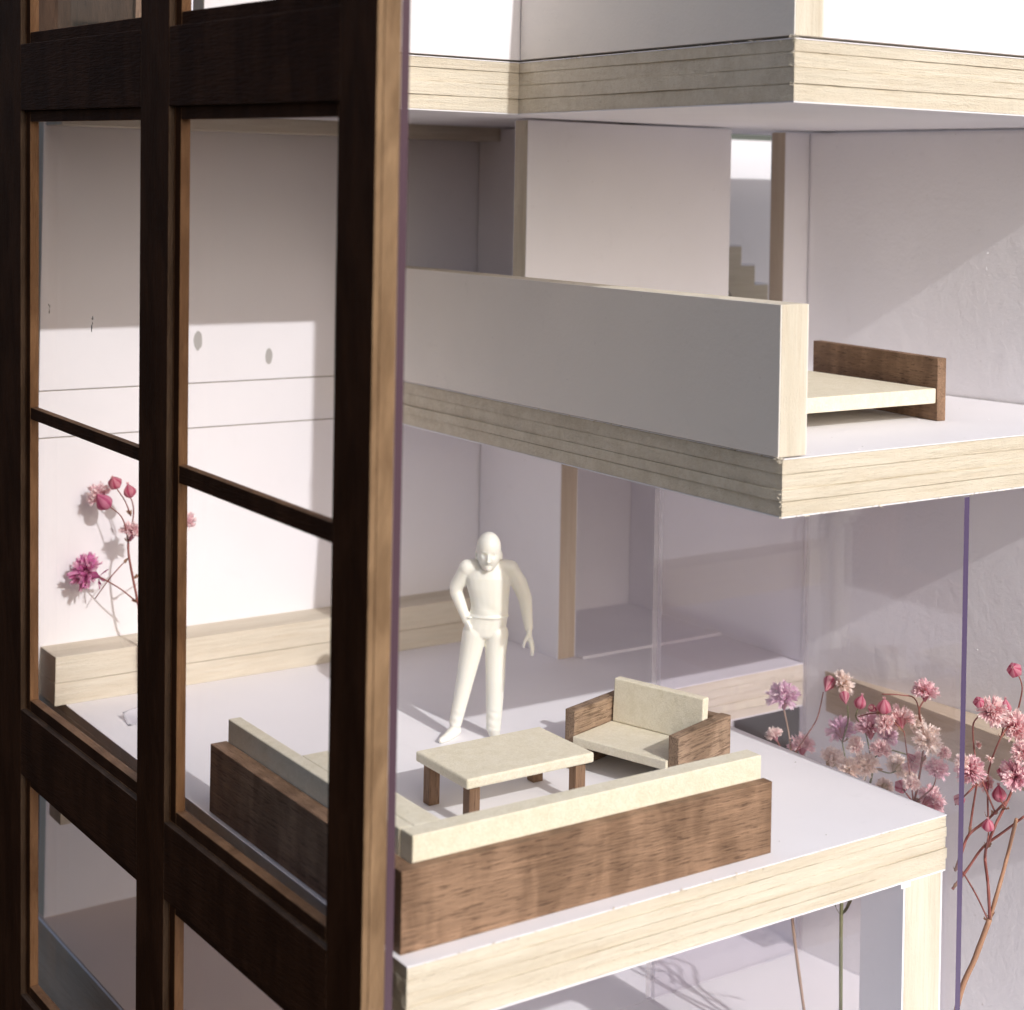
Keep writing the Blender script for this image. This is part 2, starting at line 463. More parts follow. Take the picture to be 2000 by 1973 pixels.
PLANTS={'A':([(0.28,0.25,[[206.81,208.17,-56.69],[205.16,208.33,-47.57],[204.41,210.96,-32.23],[203.1,210.11,-21.99],[203.01,209.53,-12.18]]),(0.2,0.15,[[203.01,209.53,-12.18],[203.85,211.38,-4.14],[205.52,213.99,-0.75],[204.31,213.97,3.44]]),(0.16,0.12,[[203.01,209.53,-12.18],[207.2,211.75,-8.37],[204.68,209.52,-3.31]]),(0.16,0.12,[[203.85,211.38,-4.14],[202.87,213.03,-2.69],[201.1,212.35,-0.61]]),(0.16,0.12,[[203.01,209.53,-12.18],[206.86,207.68,-7.96],[207.97,206.44,-5.17]]),(0.14,0.1,[[203.85,211.38,-4.14],[205.45,208.94,0.66],[209.71,211.22,1.99],[210.02,210.29,6.45]])],[('lilac',[204.2,214.04,5.83],5.81,[204.43,213.93,2.11]),('halfcream',[200.94,212.7,0.02],2.99,[201.44,211.51,-2.88]),('pink',[206.75,211.81,-2.47],4.58,[206.28,211.37,-5.44]),('cream',[211.89,209.39,-5.14],5.1,[210.15,210.39,-8.5]),('bell',[209.77,208.84,8.09],2.99,[206.62,207.22,6.62]),('cream',[211.52,206.93,8.67],4.4,[210.21,209.02,7.36])]),'B':([(0.34,0.3,[[206.15,200.95,-53.32],[207.44,202.22,-44.58],[205.58,200.69,-27.83],[209.6,204.09,-18.69],[210.46,203.0,-9.81]]),(0.2,0.14,[[210.46,203.0,-9.81],[210.95,200.36,-7.36],[210.51,198.87,-3.39],[212.83,201.71,-2.03]]),(0.16,0.12,[[210.46,203.0,-9.81],[208.16,202.44,-4.03],[208.73,204.3,-0.33]]),(0.16,0.12,[[210.46,203.0,-9.81],[211.91,201.89,-6.27],[210.93,200.1,-2.96],[212.75,198.17,-0.66],[216.09,197.24,-1.48],[216.55,195.72,-1.81]]),(0.14,0.1,[[208.73,204.3,-0.33],[206.3,200.72,4.51],[206.82,201.41,6.99]]),(0.14,0.1,[[210.51,198.87,-3.39],[211.63,201.83,1.61],[206.9,199.46,5.44],[207.17,199.3,6.98]]),(0.14,0.1,[[210.46,203.0,-9.81],[212.38,199.96,-7.93],[211.96,197.74,-6.75]]),(0.14,0.1,[[210.51,198.87,-3.39],[213.71,198.4,-4.68],[214.49,197.41,-4.18]])],[('lilac',[208.91,205.01,1.7],4.83,[206.6,201.84,-0.13]),('pinkl',[210.4,199.76,3.42],5.17,[209.78,198.61,0.24]),('bell',[207.88,203.07,7.6],2.24,[206.38,200.97,6.15]),('bud',[208.88,200.38,7.54],2.33,[208.2,200.26,5.62]),('cream',[209.67,199.59,-2.94],4.65,[211.47,201.46,-6.92]),('cream',[216.65,199.08,-4.19],4.14,[214.18,198.25,-5.15]),('pinkcream',[215.15,193.99,-1.75],4.14,[214.17,194.93,-0.31]),('cream',[214.35,199.63,-7.42],3.1,[210.97,198.04,-7.51]),('cream',[207.04,200.77,-3.34],3.96,[209.33,201.96,-7.55]),('pinkcream',[210.97,197.67,0.14],3.62,[211.14,198.66,-3.44]),('halfcream',[206.97,199.41,0.92],3.1,[209.42,200.76,-2.89]),('cream',[218.29,197.9,-5.79],2.93,[216.26,197.84,-6.7]),('lilac',[214.52,199.3,0.97],3.45,[214.83,200.68,-2.08])]),'C':([(0.3,0.26,[[211.54,195.14,-52.25],[207.95,191.89,-34.34],[209.33,192.59,-26.55],[212.88,194.27,-15.22],[213.66,192.59,-8.03]]),(0.2,0.14,[[213.66,192.59,-8.03],[213.21,190.69,-0.61],[215.4,192.42,2.75],[213.53,191.74,7.48],[215.03,191.92,9.23]]),(0.15,0.1,[[213.66,192.59,-8.03],[211.03,191.46,-1.3],[209.93,191.6,4.73]]),(0.15,0.1,[[209.93,191.6,4.73],[209.04,193.72,6.4],[206.96,193.28,7.94]]),(0.13,0.1,[[206.96,193.28,7.94],[206.01,195.41,7.36],[206.48,198.59,5.91]]),(0.13,0.1,[[215.4,192.42,2.75],[212.05,191.0,9.6],[208.86,191.22,11.04],[206.23,193.22,11.09]]),(0.15,0.1,[[213.66,192.59,-8.03],[213.73,188.88,-4.37],[216.64,190.61,-3.74]]),(0.15,0.1,[[213.66,192.59,-8.03],[213.14,190.45,-7.69],[213.68,189.64,-7.12]]),(0.15,0.1,[[213.66,192.59,-8.03],[210.0,190.97,-5.16],[212.72,194.47,-5.89]]),(0.15,0.1,[[213.21,190.69,-0.61],[213.93,190.28,1.06],[213.21,189.46,2.68]])],[('pink',[212.14,189.27,11.88],4.39,[212.13,189.3,9.19]),('pinkcream',[211.03,193.78,6.32],4.89,[209.85,191.51,3.93]),('bud',[206.59,192.95,9.18],2.7,[207.02,193.31,7.25]),('pinkl',[214.69,188.71,-1.39],3.88,[215.38,189.7,-4.08]),('cream',[212.87,189.18,3.74],5.06,[216.0,192.34,-0.31]),('pink',[216.1,190.92,-7.38],5.23,[213.64,191.11,-8.24]),('bud',[212.6,194.59,-5.48],2.53,[211.05,192.15,-5.55]),('bell',[205.89,194.64,8.34],1.69,[207.9,194.7,7.16]),('pinkcream',[206.69,192.86,6.42],3.37,[208.96,193.58,3.5]),('halfcream',[211.25,191.04,-3.73],3.04,[212.3,191.37,-6.55]),('cream',[214.01,192.69,5.45],2.87,[214.98,192.38,2.83]),('pinkcream',[216.45,189.02,0.99],2.87,[216.64,190.61,-3.74])]),'D':([(0.44,0.4,[[203.0,177.28,-43.17],[206.56,176.75,-33.82],[208.8,175.12,-25.53],[210.35,173.78,-19.42]]),(0.34,0.28,[[210.35,173.78,-19.42],[211.65,173.09,-14.29],[216.25,175.36,-11.23],[213.15,171.31,-3.67]]),(0.27,0.23,[[210.35,173.78,-19.42],[209.19,173.24,-13.81],[213.65,177.63,-12.27],[211.72,175.87,-9.34]]),(0.14,0.12,[[214.62,177.5,-22.17],[209.53,175.98,-16.05],[210.03,179.86,-13.09]]),(0.22,0.18,[[207.93,179.2,-16.2],[210.63,178.52,-13.32],[212.32,176.98,-9.76],[213.53,174.03,-6.62],[213.85,170.43,-3.12]]),(0.26,0.2,[[211.72,175.87,-9.34],[210.93,173.41,-4.7],[215.95,175.61,-3.16],[217.38,174.85,0.45]]),(0.24,0.18,[[209.77,180.24,-13.97],[207.41,176.86,-9.12],[210.0,177.81,-7.55],[213.23,176.83,-5.45],[214.63,174.54,-2.18]]),(0.2,0.15,[[210.0,177.81,-7.55],[211.28,178.28,-3.92],[210.16,176.61,0.83]]),(0.16,0.12,[[213.23,176.83,-5.45],[212.27,176.25,-0.25],[212.6,176.29,2.9],[211.69,173.37,8.7],[217.35,175.07,10.52]]),(0.16,0.12,[[215.1,176.88,-5.02],[208.42,173.96,1.95],[212.36,178.87,3.8],[211.9,179.1,8.68],[210.91,177.29,10.95]]),(0.16,0.12,[[210.16,176.61,0.83],[206.5,175.01,0.72],[209.46,180.22,-3.54]]),(0.15,0.1,[[211.72,175.87,-9.34],[209.5,173.67,-6.49],[214.27,177.55,-7.83]]),(0.15,0.1,[[214.79,174.64,-3.44],[210.74,172.26,-0.81],[211.14,172.89,-0.61]]),(0.13,0.1,[[217.35,175.07,10.52],[216.38,173.29,15.17],[215.7,173.19,17.31],[216.17,174.38,17.67]]),(0.13,0.1,[[211.69,173.37,8.7],[215.85,176.13,9.66],[211.88,172.83,12.8]])],[('bud',[211.73,171.1,19.76],2.56,[215.7,173.19,17.31]),('bud',[207.35,174.16,14.66],1.92,[212.18,178.58,10.81]),('pinkcream',[209.65,173.47,13.14],4.81,[212.41,178.03,10.11]),('bud',[215.06,175.44,12.56],2.24,[215.17,175.59,10.73]),('pinkcream',[215.32,173.3,9.88],5.29,[215.81,175.74,7.35]),('crimson',[207.45,175.69,3.75],4.65,[212.12,178.25,-0.43]),('crimson',[214.05,172.3,2.86],5.13,[215.63,174.11,-0.62]),('bell',[215.11,175.33,1.44],2.72,[216.22,175.57,-1.18]),('bud',[213.09,174.61,-0.7],2.56,[212.94,174.25,-2.16]),('bud',[208.9,173.22,-4.32],2.16,[209.5,173.67,-6.49]),('bell',[208.44,178.34,-1.79],2.4,[206.25,175.09,0.58]),('star',[212.21,178.07,6.08],1.6,[209.87,176.48,5.33]),('star',[209.64,173.67,5.62],1.6,[212.17,175.93,2.68]),('pinkcream',[212.63,176.96,0.27],2.72,[211.06,174.6,-1.12]),('halfcream',[205.26,175.56,5.44],2.4,[209.25,177.19,2.02]),('pinkcream',[214.53,176.26,10.24],2.88,[211.69,173.37,8.7]),('pinkcream',[213.38,170.67,6.79],3.53,[216.93,174.54,2.64])]),'E':([(0.25,0.2,[[117.18,288.04,-0.67],[116.83,287.81,7.28],[116.8,289.01,13.48],[116.2,288.04,16.23],[115.25,288.46,21.09],[114.77,289.52,25.28],[115.09,290.69,27.21]]),(0.13,0.1,[[115.09,290.69,27.21],[113.77,289.06,30.79],[112.96,289.66,32.69],[111.83,291.9,33.86]]),(0.13,0.1,[[115.09,290.69,27.21],[115.72,290.02,32.13],[115.19,289.31,34.72],[114.7,289.41,35.76]]),(0.13,0.1,[[115.32,290.22,32.08],[114.32,290.66,34.82],[112.41,289.9,37.33]]),(0.15,0.12,[[116.63,289.4,16.37],[113.25,289.71,19.37],[110.11,292.15,21.41]]),(0.13,0.1,[[115.25,288.46,21.09],[121.09,286.24,25.57],[123.22,283.59,30.46]]),(0.11,0.09,[[115.06,290.22,24.63],[111.99,290.48,21.53],[110.17,293.77,16.95]])],[('magenta',[107.97,293.16,22.3],5.9,[110.4,291.58,21.25]),('bigbud',[110.69,291.86,34.94],3.32,[111.72,291.61,33.8]),('fluff',[110.4,293.7,35.88],4.24,[111.31,292.03,34.38]),('bud',[112.02,289.99,38.51],2.77,[113.23,291.21,36.76]),('bud',[114.72,289.72,36.82],2.58,[114.79,288.99,35.53]),('fluff',[115.45,289.72,29.54],3.87,[114.97,289.38,27.71]),('fluff',[123.01,282.72,31.83],3.14,[122.24,284.43,28.56])])}
# ------------------------------------------------------------------ the setting
def struct(o, label=None):
    o["kind"] = "structure"
    return o
struct(box("table_surface", -3000, 3300, -2500, 3500, -140, -118.0, TABLE, None, 0))
bm = bmesh.new()
box_into(bm, 115, 312, 90, 345, -118, -56.8, 0.3, 1)
base = struct(emit("base_board", bm, [WHITE, TAN['y']]))
struct(box("base_floor", 115.2, 311.8, 90.2, 241.15, -56.8, -56.4, WHITE, None, 0.05))
struct(box("base_floor", 158.2, 311.8, 241.35, 344.8, -56.8, -56.4, WHITE, None, 0.05))
struct(box("base_floor", 115.2, 158.0, 241.35, 344.8, -56.8, -56.4, TANCARD, None, 0.05))

# ------------------------------------------------------------------ the model house
house = empty("model_house", (160, 235, -56.4), "white card and balsa architectural model of a house, open at its front, with stacked floors", "model house")
H = house
ground = [(103.6, 171.5), (197.5, 171.5), (197.5, 242), (236, 242), (300, 242), (300, 345), (103.6, 345)]
slab("living_room_floor", ground, -8.4, 0, H, (0.20, 0.41, 0.60, 0.80), 'x', "sunlit white floor carrying the sofa, table and armchair")
mid = [(161.2, 170), (245.0, 170), (236.0, 240), (300, 240), (300, 297.7), (161.2, 297.7)]
slab("bedroom_floor", mid, 48, 56.2, H, (0.26, 0.47, 0.74), 'x', "middle floor carrying the bed")
top = [(160.1, 168), (300, 168), (300, 269), (240, 269), (240, 297.7), (100.5, 297.7), (100.5, 234.2), (160.1, 234.2)]
slab("upper_floor", top, 105, 113.8, H, (0.28, 0.55, 0.80), 'x', "topmost floor with an inside corner")

# back wall of three boards with thin joints
bw = panel("back_wall", 100.5, 300, 297.8, 302, 0.0, 45.95, H, 'z', "lower board of the back wall")
panel("back_wall", 100.5, 300, 297.8, 302, 46.1, 54.45, H, 'x', "narrow middle strip of the back wall")
panel("back_wall", 100.5, 300, 297.8, 302, 54.6, 105.0, H, 'z', "upper board of the back wall")
panel("back_wall", 119, 236, 298, 302, 113.9, 150, H, 'z', "upper storey wall at the back")
for (x, z, w, hh) in ((131.0, 62.6, 0.85, 1.85), (145.9, 59.1, 0.75, 1.6)):
    bm = bmesh.new()
    vs = []
    for k in range(18):
        a = 2 * math.pi * k / 18
        r = 1 + random.uniform(-0.08, 0.08)
        vs.append(bm.verts.new((x + math.cos(a) * w * r, 297.74, z + math.sin(a) * hh * r)))
    f = bm.faces.new(vs)
    e = bmesh.ops.extrude_face_region(bm, geom=[f])
    for v in e["geom"]:
        if isinstance(v, bmesh.types.BMVert):
            v.co.y = 297.79
    emit("grey_oval", bm, GREY, H)  # thin grey ovals on the back wall
# base wall under the house
panel("basement_wall", 115.5, 300, 333, 337, -56.4, -8.45, H, 'z', "wall under the floor at the back")
# strips along the back wall
def strip(name, x0, x1, y0, y1, z0, z1, label, axis='x', mats=BALSA):
    a = box(name, x0, x1, y0, y1, z0, z0 + (z1 - z0) * 0.46 - 0.03, mats[axis], H, 0.09, label=label)
    box("balsa_layer", x0 + 0.06, x1, y0 + 0.08, y1, z0 + (z1 - z0) * 0.46 + 0.03, z1, mats[axis], a, 0.09)
    return a
strip("floor_beam", 101.6, 195.3, 289.4, 297.75, 0.02, 8.6, "square balsa strip at the foot of the back wall")
box("ceiling_beam", 101, 193.6, 289.5, 297.75, 102.3, 104.98, BALSA['x'], H, 0.08, label="flat strip under the ceiling at the back")
box("beam_stub", 103.6, 106.6, 291, 297, -21.8, -8.45, BALSA['z'], H, 0.08)

# ground floor walls
panel("partition_wall", 195.4, 199.8, 268.6, 297.5, 0.02, 47.95, H, 'z', "ground floor partition with a tan front edge", core=TAN)
box("threshold_strip", 200.0, 236, 266.2, 270.4, 0.02, 0.55, WHITE, H, 0.08)
panel("partition_wall", 236.2, 240.2, 242.2, 297.75, 0.02, 47.95, H, 'z', "ground floor end wall behind the little garden, added to darken the rear room")  # added to darken the rear ground floor room
panel("rear_sunblock_wall", 240.3, 300, 242.1, 246, 0.02, 47.95, H, 'z', "unseen front wall added to keep sun out of the rear room at ground level")  # out of view, added to block direct sun from the rear room
panel("end_lightblock_wall", 300.1, 304, 240, 302, -8.4, 47.9, H, 'z', "unseen far right end wall added to keep outside light from the rear room")  # out of view, added to close the rear room against sky light
# bedroom floor walls
panel("partition_wall", 193.7, 198, 247.4, 297.5, 56.25, 104.8, H, 'z', "dim partition behind the bedroom wall")
panel("bedroom_wall", 168.3, 215.6, 243, 247.2, 56.45, 104.6, H, 'z', "broad white bedroom wall with a balsa end")
panel("bedroom_wall", 229.7, 244, 243, 247.2, 56.45, 104.55, H, 'z', "narrow bedroom wall beside the doorway", core=TAN)
panel("parapet_wall", 160.4, 165.7, 170.0, 297.4, 56.42, 77.4, H, 'z', "long low balcony wall with a pale rounded end", skin=SHADE_WARM, core=PALE)
# upper storey walls
panel("upper_wall", 160.1, 165.6, 168.1, 233.9, 114.15, 150, H, 'z', "shaded upper wall with a pale end edge", skin=SHADE_WARM, core=PALE)
panel("upper_wall", 165.75, 262, 168.3, 172.5, 114.2, 150, H, 'z', "sunlit upper front wall")
panel("upper_wall", 103, 165.5, 234.2, 238.4, 114.1, 150, H, 'z', "sunlit upper wall in the inside corner")
wp = box("timber_panel", 95, 116.4, 286, 289, 113.9, 150, ROOFW['z'], H, 0.1, label="dark walnut board on the upper floor behind the frame")
box("timber_batten", 112.2, 114.2, 284.6, 285.95, 113.9, 150, WALNUT['z'], wp, 0.1)

# right-hand garden wall: real hammered-card relief, so grazing sun picks out the bumps
def bumpy_wall():
    rnd = random.Random(5)
    ang = math.radians(7.5)
    nx, nz = 150, 250
    Y0, Y1, Z0, Z1 = 242.75, 166.0, -56.4, 104.55
    from mathutils import noise as mn
    bm = bmesh.new()
    grid = []
    for i in range(nx + 1):
        row = []
        for j in range(nz + 1):
            y = Y0 + (Y1 - Y0) * i / nx
            z = Z0 + (Z1 - Z0) * j / nz
            s = Y0 - y
            d = mn.noise(Vector((y * 0.42, z * 0.42, 3.1))) * 0.035 + mn.noise(Vector((y * 0.9, z * 0.9, 9.7))) * 0.025 + mn.noise(Vector((y * 0.05, z * 0.05, 1.7))) * 0.12
            x = 236.0 + s * math.tan(ang) + d
            row.append(bm.verts.new((x, y, z)))
        grid.append(row)
    for i in range(nx):
        for j in range(nz):
            bm.faces.new((grid[i][j], grid[i + 1][j], grid[i + 1][j + 1], grid[i][j + 1]))
    # closed back
    b = [bm.verts.new((236 + s * math.tan(ang) + 4.5, Y0 - s, z)) for s, z in ((0, Z0), (Y0 - Y1, Z0), (Y0 - Y1, Z1), (0, Z1))]
    bm.faces.new(b)
    edges = [[grid[i][0] for i in range(nx + 1)], [grid[nx][j] for j in range(nz + 1)], [grid[i][nz] for i in range(nx, -1, -1)], [grid[0][j] for j in range(nz, -1, -1)]]
    for k in range(4):
        bm.faces.new(edges[k] + [b[(k + 1) % 4], b[k]])
    o = emit("garden_wall", bm, WHITE_ROUGH, H)
    o["label"] = "tall rough white side wall crossed by a diagonal shadow"
    for p in o.data.polygons:
        p.use_smooth = len(p.vertices) == 4
    return o
bumpy_wall()
def flakes():
    rnd = random.Random(9)
    bm = bmesh.new()
    for k in range(60):
        y = rnd.uniform(186, 222)
        z = rnd.uniform(60, 98) if k % 2 else rnd.uniform(-2, 40)
        if z > 60 and z > 105 - (y - 168) * 0.62:
            continue
        x = 236.0 + (242.75 - y) * math.tan(math.radians(7.5)) - 0.03
        s = rnd.choice((0.12, 0.2, 0.3, 0.55))
        vs = [bm.verts.new((x + 0.12 - rnd.random() * 0.2 * (i > 0), y + rnd.uniform(-1, 1) * s * 0.5, z + rnd.uniform(-1, 1) * s)) for i in range(4)]
        for t in ((0, 1, 2), (1, 2, 3), (0, 2, 3), (0, 1, 3)):
            bm.faces.new([vs[i] for i in t])
    o = emit('wall_flakes', bm, WHITE, H)
    o['kind'] = 'stuff'
flakes()
# the floor's ledge along the garden wall
prism("wall_ledge", [(237.2, 241.9), (233.4, 168), (243.6, 168), (237.6, 241.9)], -8.0, -4.2, TAN['y'], H, 0.05, 2)
prism("wall_ledge", [(237.1, 241.9), (233.3, 168), (243.6, 168), (237.6, 241.9)], -4.1, -0.3, TAN['y'], H, 0.05, 2)

# torn fibres left where the cutter came out of the corners
def tuft(c, spread, n, seed):
    rnd = random.Random(seed)
    bm = bmesh.new()
    for k in range(n):
        o = Vector(c) + Vector((rnd.uniform(-1, 1) * spread[0], rnd.uniform(-1, 1) * spread[1], rnd.uniform(-1, 1) * spread[2]))
        a = Vector((rnd.uniform(-1, 1), rnd.uniform(-1, 1), rnd.uniform(-0.6, 0.9))).normalized() * rnd.uniform(0.25, 0.7)
        b = a.orthogonal().normalized() * rnd.uniform(0.05, 0.14)
        w = a.cross(b).normalized() * 0.05
        q = [bm.verts.new(o + d) for d in (b, -b, w)] + [bm.verts.new(o + a)]
        for t in ((0, 1, 3), (1, 2, 3), (2, 0, 3), (0, 2, 1)):
            bm.faces.new([q[i] for i in t])
    return emit("torn_fibre", bm, PALE['z'], H)
tuft((160.7, 169.9, 56.0), (0.35, 0.9, 0.35), 46, 1)
tuft((161.2, 170.1, 50.0), (0.15, 0.25, 1.8), 22, 2)
tuft((160.0, 168.1, 113.7), (0.3, 0.6, 0.4), 40, 3)
tuft((160.1, 168.2, 109.8), (0.15, 0.3, 2.6), 30, 4)
tuft((161.2, 200.0, 56.1), (0.05, 28.0, 0.12), 60, 5)
tuft((160.1, 200.0, 113.7), (0.05, 30.0, 0.15), 60, 6)
tuft((150.0, 171.4, -0.1), (46.0, 0.05, 0.1), 40, 7)
tuft((200.0, 169.9, 48.1), (36.0, 0.05, 0.12), 60, 8)
# column under the floor corner
col = box("column", 189.3, 196.9, 171.9, 180.4, -56.35, -8.45, PALE['z'], H, 0.1, label="balsa post with white card sides under the floor corner")
box("card_face", 188.9, 189.3, 171.95, 180.4, -56.35, -8.9, WHITE, col, 0.05)
box("card_face", 196.9, 197.3, 171.95, 180.4, -56.35, -8.5, WHITE, col, 0.05)
box("capital_flap", 188.3, 190.3, 171.85, 172.4, -9.35, -8.45, WHITE, col, 0.05)

# acrylic sheets round the little garden
def acrylic(name, x0, x1, y0, y1, z0, z1, parent, edge=EDGE, label=None, xf=None, local=False, mat=None):
    bm = bmesh.new()
    thin = 'x' if (x1 - x0) < (y1 - y0) else 'y'
    box_into(bm, x0, x1, y0, y1, z0, z1, 0)
    bm.normal_update()
    for f in bm.faces:
        f.material_index = (1 if f.normal.y < -0.5 else 2 if f.normal.y > 0.5 else 0) if thin == 'x' else (2 if abs(f.normal.x) > 0.5 else 0)
    if xf:
        for v in bm.verts:
            v.co = xf(v.co)
    o = emit(name, bm, [mat or ACRYL, edge, EDGE3], parent, local)
    if label:
        o["label"] = label
    return o
acrylic("acrylic_pane", 197.62, 198.75, 169.4, 242.0, -56.35, 47.9, H, EDGE, "clear pane along the floor edge with a violet front edge")
acrylic("acrylic_pane", 198.85, 236.0, 240.9, 241.9, -56.35, 47.9, H, EDGE, "clear pane at the back of the little garden")

# staircase behind the doorway: stringer cut in steps, and treads
st = None
stepz = 4.13
pts = []
x = 272.5
bm = bmesh.new()

n = 12
zz = 56.3
xx = 262.6
prof = [(xx, 56.3)]
while zz + stepz < 104:
    zz += stepz
    prof.append((xx, zz)); xx -= 3.93; prof.append((xx, zz))
prof += [(xx - 0.0, zz - 9.5), (xx + 3.0, zz - 9.5)]
prof += [(252.6, 56.3)]
def stringer(y0, y1, name, parent, mat, lab=None):
    bm = bmesh.new()
    a = [bm.verts.new((px, y0, pz)) for px, pz in prof]
    b = [bm.verts.new((px, y1, pz)) for px, pz in prof]
    bm.faces.new(a)
    bm.faces.new(list(reversed(b)))
    for i in range(len(a)):
        j = (i + 1) % len(a)
        bm.faces.new((a[i], b[i], b[j], a[j]))
    o = emit(name, bm, mat, parent)
    if lab:
        o["label"] = lab
    return o
st = stringer(270, 272.5, "staircase", H, BALSA['x'], "tan stepped stair seen through the doorway")
stringer(280, 282.5, "stringer", st, BALSA['x'])
zz, xx = 56.3, 262.6
while zz + stepz < 104:
    zz += stepz
    box("tread", xx - 3.93, xx + 0.25, 269.8, 282.7, zz, zz + 0.3, WHITE, st, 0.04)
    xx -= 3.93

def crumbs(name, spots, seed, mats, parent=None):
    rnd = random.Random(seed)
    bm = bmesh.new()
    for (x0, x1, y0, y1, z0, z1, n, lim) in spots:
        for k in range(n):
            c = Vector((rnd.uniform(x0, x1), rnd.uniform(y0, y1), rnd.uniform(z0, z1)))
            s = rnd.choice((0.07, 0.09, 0.12, 0.17)) * lim
            vs = [bm.verts.new(c + Vector((rnd.uniform(-1, 1) * s * 1.6, rnd.uniform(-1, 1) * s, 0.01 + s * 0.5 * (i % 2)))) for i in range(4)]
            mi = rnd.choice((0, 0, 1))
            for t in ((0, 1, 2), (1, 2, 3), (0, 2, 3), (0, 1, 3)):
                bm.faces.new([vs[i] for i in t]).material_index = mi
    o = emit(name, bm, mats, parent)
    o["kind"] = "stuff"
    return o
crumbs("floor_dust", [(104, 197, 172, 240, 0.02, 0.02, 90, 1.0), (167, 240, 170.5, 240, 56.22, 56.22, 60, 1.0), (160, 236, 100, 250, -56.38, -56.38, 90, 1.2)], 3, [WHITE, GREY])
# ------------------------------------------------------------------ dark wooden lattice frame in the foreground
EXv = Vector((0.99859, 0.0295009, 0.0441349)); EYv = Vector((-0.030206, 0.9994251, 0.0153958)); EZv = Vector((-0.0436553, -0.0167072, 0.9989069))
FO = Vector((96.0, 169.0, 8.1))
frame = empty("wooden_window_frame", FO, "tall dark brown wooden window frame standing in the left foreground", "window frame")
def fx(p):
    y = p.y - 0.0535 * p.z
    return FO + EXv * p.x + EYv * y + EZv * p.z
def member(name, x0, x1, y0, y1, z0, z1, axis, parent, shade_side=True, bev=0.12, body=BARE, label=None):
    bm = bmesh.new()
    box_into(bm, x0, x1, y0, y1, z0, z1, bev, 0)
    bm.normal_update()
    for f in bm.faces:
        if shade_side and f.normal.x < -0.5:  # left-facing sides take the wood colour with shade in it
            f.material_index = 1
    for v in bm.verts:
        v.co = fx(v.co)
    o = emit(name, bm, [body[axis], SHADEW[axis]], parent)
    if label:
        o["label"] = label
    return o
ZB, ZT = -118.5, 150.0
stiles = [(0.0, 8.1), (54.3, 63.8), (112.0, 129.0)]
for i, (y0, y1) in enumerate(stiles):
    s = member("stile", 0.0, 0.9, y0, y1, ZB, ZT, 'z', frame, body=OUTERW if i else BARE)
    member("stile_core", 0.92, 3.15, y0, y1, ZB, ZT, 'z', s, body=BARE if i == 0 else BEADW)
opens = [(8.1, 54.3), (63.8, 112.0)]
levels = [(-68.0, -57.0), (-18.0, -6.8), (94.2, 105.0), (141.0, 150.0)]
bd = 1.9
for (y0, y1) in opens:
    for (z0, z1) in levels:
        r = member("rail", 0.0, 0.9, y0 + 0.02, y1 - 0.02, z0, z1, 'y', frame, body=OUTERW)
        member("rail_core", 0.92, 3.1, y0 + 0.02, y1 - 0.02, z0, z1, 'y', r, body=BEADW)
    for (z0, z1) in ((-57.0, -18.0), (-6.8, 94.2), (105.0, 141.0)):
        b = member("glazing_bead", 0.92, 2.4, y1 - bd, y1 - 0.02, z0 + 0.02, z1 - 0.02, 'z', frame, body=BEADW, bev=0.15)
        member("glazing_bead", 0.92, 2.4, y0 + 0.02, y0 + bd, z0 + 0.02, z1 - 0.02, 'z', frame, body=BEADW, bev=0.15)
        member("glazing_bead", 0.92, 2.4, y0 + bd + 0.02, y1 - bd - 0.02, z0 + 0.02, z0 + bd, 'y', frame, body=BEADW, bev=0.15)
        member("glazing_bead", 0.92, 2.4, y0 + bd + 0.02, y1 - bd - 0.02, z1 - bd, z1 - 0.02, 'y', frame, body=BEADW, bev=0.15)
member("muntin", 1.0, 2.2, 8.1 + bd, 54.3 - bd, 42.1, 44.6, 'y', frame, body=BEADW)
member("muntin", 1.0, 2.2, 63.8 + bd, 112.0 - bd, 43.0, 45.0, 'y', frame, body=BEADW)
acrylic("acrylic_sheet", 3.2, 4.3, 0.1, 129.0, ZB, ZT, frame, EDGE2, None, xf=fx, mat=DIMMED)

def smear(px, py, r, seed):
    rnd = random.Random(seed)
    bm = bmesh.new()
    for k in range(7):
        g = bmesh.ops.create_icosphere(bm, subdivisions=2, radius=1.0)
        c = Vector((4.35, px + rnd.uniform(-0.5, 0.5) * r, py + rnd.uniform(-1.6, 1.6) * r))
        s = r * rnd.uniform(0.12, 0.4)
        for v in g["verts"]:
            v.co = c + Vector((v.co.x * 0.05, v.co.y * s, v.co.z * s * 1.4))
    for v in bm.verts:
        v.co = fx(v.co)
    emit("glue_smear", bm, GREY, frame)
smear(92.0, 60.5, 0.75, 1)
smear(110.5, 61.0, 0.6, 2)
# ------------------------------------------------------------------ furniture
sofa = empty("corner_sofa", (106, 176, 0), "L-shaped corner sofa of cream boards backed with brown walnut planks at the floor's front", "sofa")
box("front_plank", 104.4, 164.6, 174.4, 176.2, 0.03, 10.1, WALNUT['x'], sofa, 0.12)
box("side_plank", 104.2, 106.8, 176.3, 229.6, 0.03, 10.0, WALNUT['y'], sofa, 0.12)
box("front_back_cushion", 107.0, 164.2, 176.3, 179.3, 0.3, 13.3, PAPER, sofa, 0.15)
box("side_back_cushion", 106.9, 108.9, 179.4, 229.4, 0.3, 13.25, PAPER, sofa, 0.15)
box("armrest", 109.0, 113.0, 179.4, 209.7, 0.3, 13.2, PAPER, sofa, 0.15)

